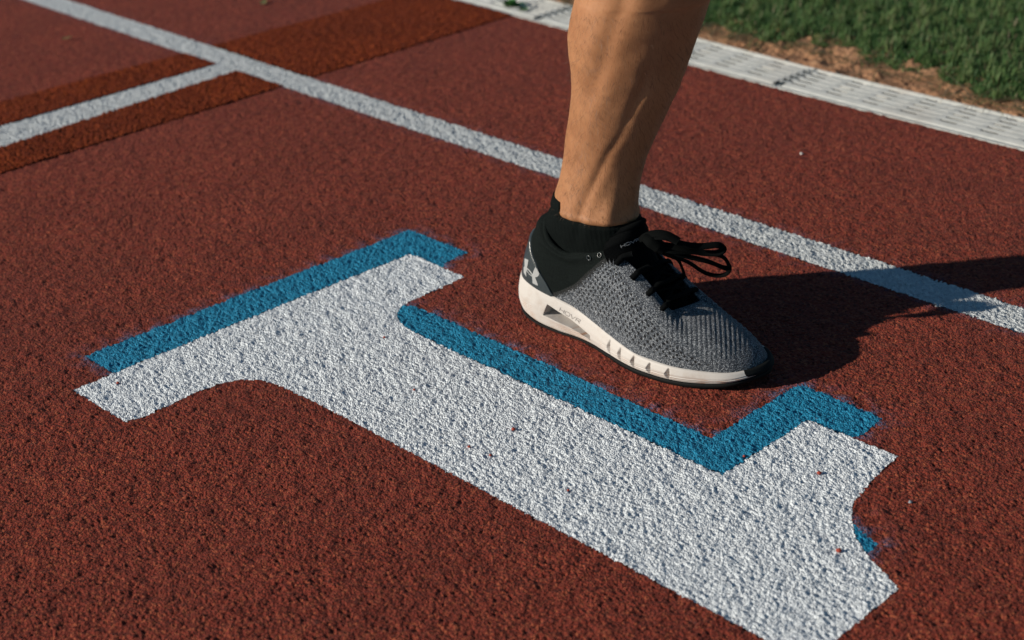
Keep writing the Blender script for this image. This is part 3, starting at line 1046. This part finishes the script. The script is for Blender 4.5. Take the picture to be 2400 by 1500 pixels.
# criss-cross strands beneath
for i in range(3):
    for (s0, s1) in ((eye_l[i], eye_m[i + 1]), (eye_m[i], eye_l[i + 1])):
        pth = catmull([s0, ((s0[0] + s1[0]) / 2, (s0[1] + s1[1]) / 2, (s0[2] + s1[2]) / 2 + .0055), s1], 16)
        P = fw(pth[:, 0], pth[:, 1], pth[:, 2])
        make_mesh('lace_strand', *[x for x in tube(P, .0036, 8, .4)[:2]], M['lace'], laces)
def cam_pt(px_, py_, b):
    """point of the plane b = const (through the shoe) seen at a given place"""
    d = R @ np.array([px_ - 1200, py_ - 750, FPX])
    Cb = -O @ Lv
    t = (b - Cb) / (d[:2] @ Lv)
    return np.array([d[0] * t, d[1] * t, CAMH + d[2] * t])


def ribbon(pts, bs, rad, name='lace_bow', n=70, flat=.32, parent=None):
    P = np.array([cam_pt(x, y, b) for (x, y), b in zip(pts, bs)])
    P = catmull(P, n)
    V, F2, tr = tube(P, rad, 10, flat, up=(.35, -.3, .9))
    return make_mesh(name, V, F2, M['lace'], parent or laces, tris=tr)


# bow loops and ends, hanging out over the inner side of the toe
ribbon([(1520, 556), (1560, 556), (1600, 572), (1645, 577), (1682, 574), (1694, 583), (1682, 593), (1645, 592), (1605, 583), (1560, 575), (1530, 572)],
       [.004, .0, -.012, -.026, -.038, -.042, -.038, -.028, -.015, -.004, .002], .0043)
ribbon([(1530, 575), (1575, 590), (1640, 592), (1690, 600), (1708, 622), (1703, 641), (1680, 646), (1650, 638), (1612, 614), (1580, 603), (1545, 590)],
       [.003, -.004, -.026, -.042, -.050, -.050, -.045, -.036, -.022, -.008, .003], .0029)
ribbon([(1535, 575), (1570, 590), (1615, 602), (1660, 613), (1695, 627), (1713, 631)],
       [.003, -.005, -.018, -.032, -.046, -.051], .0034, 'lace_end')
ribbon([(1560, 590), (1588, 608), (1600, 632), (1604, 648)], [.0, -.010, -.018, -.022], .0028, 'lace_end', 30)
ribbon([(1500, 560), (1530, 548), (1560, 550), (1590, 566)], [.006, .002, -.002, -.006], .0052, 'lace_bow', 40)
kn = []
for (x, y), b, r_ in zip([(1510, 556), (1528, 566), (1545, 578), (1556, 590)], [.006, .004, .001, .0], [.0065, .0085, .0085, .006]):
    kn.append(cam_pt(x, y, b))
V, F2, tr = tube(catmull(kn, 24), np.interp(np.linspace(0, 1, 24), [0, .3, .7, 1], [.005, .0085, .008, .004]), 12, .8)
make_mesh('lace_knot', V, F2, M['lace'], laces, tris=tr)


# --- flat print and reliefs cast onto the shoe surfaces
def cast(px_, py_, tree, offs):
    d = R @ np.array([px_ - 1200, py_ - 750, FPX])
    d = d / np.linalg.norm(d)
    h = tree.ray_cast(Vector((0, 0, CAMH)), Vector(d), 10)
    if h[0] is None: return None
    n = np.array(h[1])
    if n @ d > 0: n = -n
    return np.array(h[0]) + n * offs


def raster_decal(name, polys, tree, mat, parent, step=0.4, offs=.0004):
    P = np.concatenate([np.array(p, float) for p in polys])
    x0, y0 = P.min(0) - 1; x1, y1 = P.max(0) + 1
    xs_ = np.arange(x0, x1, step); ys_ = np.arange(y0, y1, step)
    X, Y = np.meshgrid(xs_, ys_, indexing='ij')
    cxs, cys = X + step / 2, Y + step / 2
    ins = np.zeros(X.shape, bool)
    for p in polys: ins |= poly_sd(cxs, cys, p)[0] < 0
    idm = {}
    V = []; Fq = []

    def vid(i, j):
        if (i, j) not in idm:
            h = cast(x0 + i * step, y0 + j * step, tree, offs)
            idm[(i, j)] = -1 if h is None else len(V)
            if h is not None: V.append(h)
        return idm[(i, j)]
    for i in range(X.shape[0]):
        for j in range(X.shape[1]):
            if ins[i, j]:
                q_ = [vid(i, j), vid(i + 1, j), vid(i + 1, j + 1), vid(i, j + 1)]
                if min(q_) >= 0: Fq.append(q_)
    if not Fq: return None
    o = make_mesh(name, np.array(V), np.array(Fq), mat, parent)
    return o


def zp(L_, s_=12.5, ox=1200, oy=600): return [(ox + x / s_, oy + y / s_) for x, y in L_]


q = N('pale_grey_print')
M['print'] = q.out((0.32, 0.33, 0.33), 0.5)
UA = [zp([(378, 68), (430, 85), (488, 110), (475, 210), (450, 320), (458, 360), (432, 430), (425, 520), (434, 605), (400, 565), (352, 480), (350, 330), (378, 300)]),
      zp([(440, 345), (500, 385), (560, 450), (612, 530), (602, 572), (565, 520), (510, 440), (470, 400), (435, 400)]),
      zp([(425, 400), (455, 425), (500, 500), (560, 555), (612, 572), (610, 612), (560, 580), (500, 525), (450, 455), (420, 425)]),
      zp([(690, 325), (745, 400), (790, 500), (797, 545), (770, 595), (735, 612), (685, 622), (700, 665), (735, 750), (762, 830), (765, 866), (740, 860), (675, 828), (612, 795), (604, 690), (598, 600), (612, 525), (645, 420)])]
raster_decal('emblem', UA, BVC, M['print'], counter)


def strokes(segs, w_):
    out = []
    for (x0, y0), (x1, y1) in segs:
        d = np.array([x1 - x0, y1 - y0], float); L2 = np.linalg.norm(d); d /= L2
        n = np.array([-d[1], d[0]]) * w_ / 2
        a = np.array([x0, y0]) - d * w_ * .3; b = np.array([x1, y1]) + d * w_ * .3
        out.append([tuple(a + n), tuple(b + n), tuple(b - n), tuple(a - n)])
    return out


def letters(word, org, ux, uy, w_):
    """stroke lettering: ux = advance vector per letter, uy = height vector (from baseline up)"""
    G_ = {'H': [((0, 0), (0, 1)), ((.75, 0), (.75, 1)), ((0, .5), (.75, .5))],
          'O': [((.1, 0), (.7, 0)), ((.1, 1), (.7, 1)), ((0, .15), (0, .85)), ((.8, .15), (.8, .85))],
          'V': [((0, 1), (.4, 0)), ((.4, 0), (.8, 1))],
          'R': [((0, 0), (0, 1)), ((0, 1), (.7, 1)), ((.7, 1), (.7, .55)), ((.7, .55), (.1, .5)), ((.3, .5), (.75, 0))]}
    out = []
    for i, ch in enumerate(word):
        for (p, q_) in G_[ch]:
            f_ = lambda s_: (org[0] + ux[0] * (i + s_[0]) + uy[0] * s_[1], org[1] + ux[1] * (i + s_[0]) + uy[1] * s_[1])
            out.append((f_(p), f_(q_)))
    return strokes(out, w_)


q = N('grey_engraving')
M['engrave'] = q.out((0.20, 0.18, 0.17), 0.7)
# wordmark on the midsole, reading along the sole
raster_decal('wordmark', letters('HOVR', (1311, 728), (12.6, 7.9), (3.0, -7.0), 1.1), BVM, M['engrave'], mid, step=.4, offs=.0003)
BVT = BVHTree.FromPolygons([tuple(p) for p in TP.reshape(-1, 3)], [tuple(int(i) for i in f_) for f_ in quads(60, 25)])
raster_decal('wordmark', letters('HOVR', (1456, 580), (11.5, -4.6), (-2.0, -5.6), 1.3), BVT, M['print'], tg, step=.4, offs=.0010)

BVT2 = BVHTree.FromPolygons([tuple(p) for p in TP.reshape(-1, 3)], [tuple(int(i) for i in f_) for f_ in quads(60, 25)])
# short fabric tabs holding the lace, a black disc paints the lower opening's shade
for (x, y) in ((1446, 620), (1482, 655), (1519, 691), (1550, 727)):
    P0 = cast(x, y, BV, .0022); P1 = cast(x + 8, y - 8, BV, .0030); P2 = cast(x + 15, y - 15, BV, .0034)
    P3 = cast(x + 34, y - 26, BVT2, .0040)
    pth = [p for p in (P0, P1, P2, P3) if p is not None]
    V, F2, tr = tube(catmull(pth, 16), .0035, 12, .85)
    o = sp('lace_tab', V, F2, M['tongue'], tris=tr)
    d = P0 - P1; d /= np.linalg.norm(d)
    V, F2, tr = tube(np.array([P0 - d * .0003, P0 + d * .0004]), .0020, 10)
    make_mesh('tab_mouth_shade', V, F2, M['rubber'], o, tris=tr)
for (am, bm, zm_) in eye_m:
    pth = catmull([fw(am - .002, bm - .0075, zm_ - .0065), fw(am, bm - .001, zm_ + .0015), fw(am + .002, bm + .009, zm_ + .004)], 12)
    V, F2, tr = tube(pth, .0034, 12, .8)
    sp('lace_tab', V, F2, M['tongue'], tris=tr)

# small round eyelets on the collar
for (x, y) in ((1381, 604), (1406, 598)):
    c0 = cast(x, y, BV, .0006)
    if c0 is None: continue
    h = BV.find_nearest(Vector(c0)); n = np.array(h[1]); n = n if n @ (np.array([0, 0, CAMH]) - c0) > 0 else -n
    u_ = np.cross(n, (0, 0, 1)); u_ /= np.linalg.norm(u_); v_ = np.cross(n, u_)
    an = np.linspace(0, 2 * PI, 25)
    ring = c0 + .0024 * (np.cos(an)[:, None] * u_ + np.sin(an)[:, None] * v_)
    V, F2, tr = tube(ring, .0006, 8, up=n, caps=False)
    make_mesh('eyelet', V, F2, M['counter'], collar)

# ------------------------------------------------------------------ leg
LG = np.array([   # z, centre a, half width seen from the front-outer side, side/front ratio
    [.060, .0980, .0375, .40], [.085, .1000, .0380, .44], [.100, .1010, .0395, .50], [.118, .1025, .0435, .62], [.1330, .1034, .0448, .70], [.1425, .1039, .0431, .72], [.1545, .1049, .0419, .74],
    [.1695, .1092, .0408, .77], [.1843, .1133, .0406, .80], [.2038, .1190, .0414, .84], [.2234, .1261, .0443, .88],
    [.2428, .1338, .0471, .91], [.2619, .1408, .0498, .94], [.2806, .1476, .0532, .96], [.2987, .1523, .0571, .98],
    [.3162, .1548, .0609, 1.0], [.3336, .1580, .0636, 1.0], [.3513, .1644, .0651, 1.0], [.3687, .1699, .0655, 1.0],
    [.40, .180, .0655, 1.0], [.43, .190, .0640, .98], [.46, .203, .0610, .95], [.49, .218, .0590, .92], [.52, .232, .0605, .93],
    [.55, .240, .0640, .95], [.60, .243, .0690, 1.0], [.66, .243, .0750, 1.02], [.72, .240, .0800, 1.05], [.80, .236, .0860, 1.05], [.88, .232, .0900, 1.05]])
NZ, NP = 420, 210
zz = np.concatenate([np.linspace(.06, .375, 340), np.linspace(.3765, .88, NZ - 340)])


def cint(x, xp, fp):   # smooth interpolation
    y = np.interp(x, xp, fp)
    return y


ca = cint(zz, LG[:, 0], LG[:, 1]); hw = cint(zz, LG[:, 0], LG[:, 2]); rt = cint(zz, LG[:, 0], LG[:, 3])


def gsm(y, s_):
    k = np.exp(-np.linspace(-2.5, 2.5, 2 * s_ + 1) ** 2); k /= k.sum()
    return np.convolve(np.pad(y, s_, mode='edge'), k, 'valid')


ca, hw, rt = gsm(ca, 10), gsm(hw, 10), gsm(rt, 10)
phi = np.linspace(0, 2 * PI, NP, endpoint=False)
eF, eL = .727, -.687                   # image-right direction in (F, L)
nF, nL = .687, .727                    # towards the viewer side
Aax = hw / np.sqrt(eF ** 2 + (rt * eL) ** 2); Bax = Aax * rt
PF = Aax[:, None] * np.cos(phi); PL = Bax[:, None] * np.sin(phi)
# egg shape: narrower shin at the front, fuller calf behind
shin = smooth01((zz - .16) / .1)[:, None]
PL = PL * (1 - .16 * shin * np.clip(np.cos(phi), 0, 1) ** 1.5)
frac = (PF * eF + PL * eL) / hw[:, None]
vis = (PF * nF + PL * nL) > 0
front = np.where(vis, 1.0, 0.0)
d_ = np.zeros_like(PF)


def groove(zf, depth, sig, zin=.02):
    z_ = np.array(zf); f0 = np.interp(zz, z_[::-1, 0] if z_[0, 0] > z_[-1, 0] else z_[:, 0], z_[::-1, 1] if z_[0, 0] > z_[-1, 0] else z_[:, 1])
    lo, hi = z_[:, 0].min(), z_[:, 0].max()
    am = smooth01((zz - lo + zin) / zin) * smooth01((hi + zin - zz) / zin)
    x = (frac - f0[:, None]) / (sig * 1.25)
    return .40 * depth * am[:, None] * np.exp(-x * x) * front


d_ -= groove([(.45, -.36), (.3525, -.466), (.325, -.53), (.3066, -.618), (.294, -.68)], .0062, .11, .025)
d_ += groove([(.45, -.12), (.3525, -.25), (.325, -.31), (.3066, -.38), (.27, -.42)], .0014, .14, .03)
G2 = [(.310, .19), (.290, .127), (.2686, .074), (.248, .044), (.233, -.02), (.219, -.107), (.194, -.20), (.17, -.33), (.145, -.42), (.12, -.46)]
d_ -= groove(G2, .0034, .085, .02)
d_ += groove([(z_, f_ + .20) for z_, f_ in G2], .0009, .10, .02)
d_ += groove([(z_, f_ - .22) for z_, f_ in G2], .0010, .12, .02)
d_ += .0042 * np.exp(-((zz[:, None] - .149) / .013) ** 2 - ((frac - .20) / .24) ** 2) * front      # outer ankle bone
d_ += .0040 * np.exp(-((zz[:, None] - .156) / .013) ** 2) * np.exp(-((np.cos(phi - 1.5 * PI) - 1) / .12) ** 2)  # inner ankle bone
d_ -= .0016 * np.exp(-((zz[:, None] - .1375) / .0016) ** 2)                                           # pressed in by the sock
d_ += .0009 * np.exp(-((zz[:, None] - .1425) / .0030) ** 2)
kneecap = .010 * np.exp(-((zz[:, None] - .515) / .028) ** 2 - (((phi + PI) % (2 * PI) - PI) / .5) ** 2)
d_ += kneecap
zt1 = sample(T3, np.repeat(zz[:, None], NP, 1) * .6, np.repeat(phi[None] * .04, NZ, 0), PXN)
d_ += .00022 * zt1
rad = np.hypot(PF, PL)
PF = PF * (1 + d_ / rad); PL = PL * (1 + d_ / rad)
bc = np.interp(zz, [.06, .12, .3, .9], [0, 0, 0, .0])
LP = fw(ca[:, None] + PF, bc[:, None] + PL, np.repeat(zz[:, None], NP, 1))
q = N('tanned_skin')
n_ = q.noise(14, 4, .6)
c = q.mix(q.maprange(n_, .35, .7), (0.375, 0.180, 0.084), (0.29, 0.128, 0.056))
c = q.mix(q.maprange(q.noise(210, 4, .7), .48, .72, 0, .30), c, (0.20, 0.080, 0.036))
c = q.mix(q.maprange(q.vor(420, 1.0), 0, .22, .55, 0), c, (0.17, 0.065, 0.03))
bb = q.bump(q.noise(900, 3, .7), .00035, .7)
bb = q.bump(q.noise(60, 3, .5), .0012, .5, bb)
M['skin'] = q.out(c, 0.55, bb, .35, Subsurface_Weight=.08, Subsurface_Scale=.004)
M['skin'].node_tree.nodes['Principled BSDF'].inputs['Subsurface Radius'].default_value = (1.0, .35, .2)
Vleg = np.concatenate([LP.reshape(-1, 3), [LP[-1].mean(0)]])
tr = [(NZ * NP, (NZ - 1) * NP + j, (NZ - 1) * NP + (j + 1) % NP) for j in range(NP)]
person = make_mesh('person', LP.reshape(-1, 3), quads(NZ, NP, cv=True)[:, ::-1], M['skin'])
tag(person, 'tanned bare lower leg of a person stepping forward in a black ankle sock', 'person')
# sock
zc = .1385 + .0150 * smooth01((np.abs(((phi + 2 * PI) % (2 * PI)) - PI) * -1 + 1.20) / .10)
NZS = 120
zsk = np.linspace(0, 1, NZS)
Zs = .062 + (zc[None] - .062) * zsk[:, None]
base_i = (Zs - .06) / (zz[1] - zz[0])
i0s = np.floor(base_i).astype(int); frs = base_i - i0s
jj = np.broadcast_to(np.arange(NP), Zs.shape)
PFs = PF[i0s, jj] * (1 - frs) + PF[i0s + 1, jj] * frs; PLs = PL[i0s, jj] * (1 - frs) + PL[i0s + 1, jj] * frs
cas = ca[i0s] * (1 - frs) + ca[i0s + 1] * frs
rr = np.hypot(PFs, PLs)
th_ = .0019 - .0006 * np.clip((zsk - .96) / .04, 0, 1)[:, None] ** 2
fr_low = smooth01((.126 - Zs) / .045)
ext = .014 * fr_low * np.clip(np.cos(phi), 0, 1)[None] ** 1.5
ext += .012 * smooth01((.140 - Zs) / .03) * np.clip(-np.cos(phi), 0, 1)[None] ** 3
ribd = .0002 * np.sin(phi * 60)[None] * smooth01((zsk - .3) / .2)[:, None]
sc = 1 + (th_ + ribd + ext) / rr
SPt = fw(cas + PFs * sc, PLs * sc, Zs)
inner = fw(cas[-1] + PFs[-1] * (1 - .0004 / rr[-1]), PLs[-1] * (1 - .0004 / rr[-1]), Zs[-1] - .0004)
SPt = np.concatenate([SPt, inner[None]], 0)
q = N('black_ribbed_sock')
M['sock'] = q.out(q.ramp(q.noise(1200, 3, .7), [(0.35, (0.002, 0.003, 0.003)), (0.7, (0.007, 0.010, 0.0095))]), 0.9, q.bump(q.noise(1500, 2), .0006, .9), .05)
make_mesh('sock', SPt.reshape(-1, 3), quads(NZS + 1, NP, cv=True)[:, ::-1], M['sock'], person)
# hem of the running shorts, far above the frame
sh = []
for z, k in ((.70, 1.22), (.705, 1.26), (.78, 1.24), (.86, 1.22), (.93, 1.22), (.99, 1.15), (1.0, .6), (1.001, .02)):
    i = np.argmin(np.abs(zz - min(z, .88)))
    wav = 1 + .03 * np.sin(phi * 5 + z * 9)
    sh.append(fw(ca[i] + PF[i] * k * wav, PL[i] * k * wav, np.full(NP, z)))
make_mesh('shorts_leg', np.stack(sh).reshape(-1, 3), quads(len(sh), NP, cv=True)[:, ::-1], M['blackfab'], person)

# fine leg hair
nh = 5200
hi_ = rng.integers(86, 334, nh); hj = rng.integers(0, NP, nh)
P0 = LP[hi_, hj]
nrm = np.stack([PF[hi_, hj] * Fv[0] + PL[hi_, hj] * Lv[0], PF[hi_, hj] * Fv[1] + PL[hi_, hj] * Lv[1], np.zeros(nh)], 1)
nrm /= np.linalg.norm(nrm, axis=1, keepdims=True)
ln_ = rng.uniform(.003, .0085, nh)[:, None]
dr = nrm * .55 + np.array([0, 0, -.8]) + rng.normal(0, .25, (nh, 3))
dr /= np.linalg.norm(dr, axis=1, keepdims=True)
P1 = P0 + dr * ln_ * .6; P2 = P1 + (dr + np.array([0, 0, -.35])) * ln_ * .4
sd_ = np.cross(dr, nrm); sd_ /= np.linalg.norm(sd_, axis=1, keepdims=True) + 1e-9
wv_ = .00007
Vh = np.stack([P0 - sd_ * wv_, P0 + sd_ * wv_, P1 + sd_ * wv_, P1 - sd_ * wv_, P2], 1)
b = (np.arange(nh) * 5)[:, None]
q = N('leg_hair')
M['hair'] = q.out((0.07, 0.035, 0.018), .5)
oh = make_mesh('leg_hair', Vh.reshape(-1, 3), b + np.array([0, 1, 2, 3]), M['hair'], person, tris=b + np.array([3, 2, 4]))
oh['kind'] = 'stuff'

# ------------------------------------------------------------------ debris on the track
q = N('pale_pebble'); M['pebble'] = q.out((0.62, 0.60, 0.56), .7)
q = N('red_granule'); M['granule'] = q.out((0.30, 0.05, 0.03), .8)
q = N('grey_granule'); M['gpebble'] = q.out((0.25, 0.29, 0.32), .7)
q = N('dry_leaf_scrap'); M['leaf'] = q.out((0.13, 0.13, 0.05), .8)


def pebble(name, x, y, r_, mat, label, cat, group=None, flat=.7, seed=0):
    rr_ = np.random.default_rng(seed + int(abs(x) * 1e4))
    th = np.linspace(0, PI, 7); ph = np.linspace(0, 2 * PI, 9, endpoint=False)
    P = np.array([[math.sin(t) * math.cos(p), math.sin(t) * math.sin(p), math.cos(t) * flat] for t in th for p in ph])
    P *= r_ * (1 + rr_.normal(0, .13, (len(P), 1)))
    o = make_mesh(name, P, quads(7, 9, cv=True), mat, smooth=False)
    o.location = (x, y, r_ * flat * .75 + .0006)
    return tag(o, label, cat, group)


pebble('pebble', -1.3178, 1.6961, .0022, M['pebble'], 'tiny white pebble lying on the track between lane line and drain', 'pebble')
pebble('pebble', -.7163, 1.0860, .0018, M['gpebble'], 'tiny grey pebble on the red track right of the numeral tip', 'pebble')
pebble('pebble', -.9229, 1.4265, .0017, M['pebble'], 'tiny pale crumb on the near edge of the lane line in the shadow', 'pebble')
RG = [(-1.0667, .9421, .0019, 'on the middle of its stem'), (-1.0737, .8914, .0016, 'left of two at the near stem edge'), (-1.0471, .8943, .0015, 'right of two at the near stem edge'),
      (-.8037, 1.0719, .0020, 'on the serif nearest the toe'), (-.7155, .9845, .0024, 'the biggest one, beside the small blue notch'), (-1.4419, .7343, .0017, 'near the leftmost corner'),
      (-.8725, 1.050, .0014, 'where stem and right serif meet'), (-1.20, .93, .0014, 'on the stem just right of the foot'), (-.95, .90, .0013, 'on the near right part of the stem'), (-1.315, .985, .0015, 'below the rounded blue corner')]
for i, (x, y, r_, wh) in enumerate(RG):
    pebble('rubber_granule', x, y, r_, M['granule'], 'red rubber crumb on the white numeral, ' + wh, 'rubber crumb', 'loose red crumbs on the white numeral')


def scrap(x, y, l, w_, ang, label):
    n = 9
    t = np.linspace(0, 1, n)
    V = []
    for ti in t:
        ww = w_ * math.sin(PI * min(max(ti, .04), .96))
        V += [(l * (ti - .5), -ww, .002 + .004 * ti * ti), (l * (ti - .5), 0, .0012 + .004 * ti * ti), (l * (ti - .5), ww, .0022 + .004 * ti * ti)]
    o = make_mesh('leaf_scrap', np.array(V), quads(n, 3), M['leaf'])
    o.location = (x, y, .0008); o.rotation_euler = (0, 0, ang)
    return tag(o, label, 'leaf')


scrap(-2.6162, 1.3466, .020, .005, .6, 'small olive leaf scrap on the track near the top left corner')
scrap(-2.5237, 1.6911, .022, .006, 2.2, 'dark dry leaf scrap on the track near the top edge')
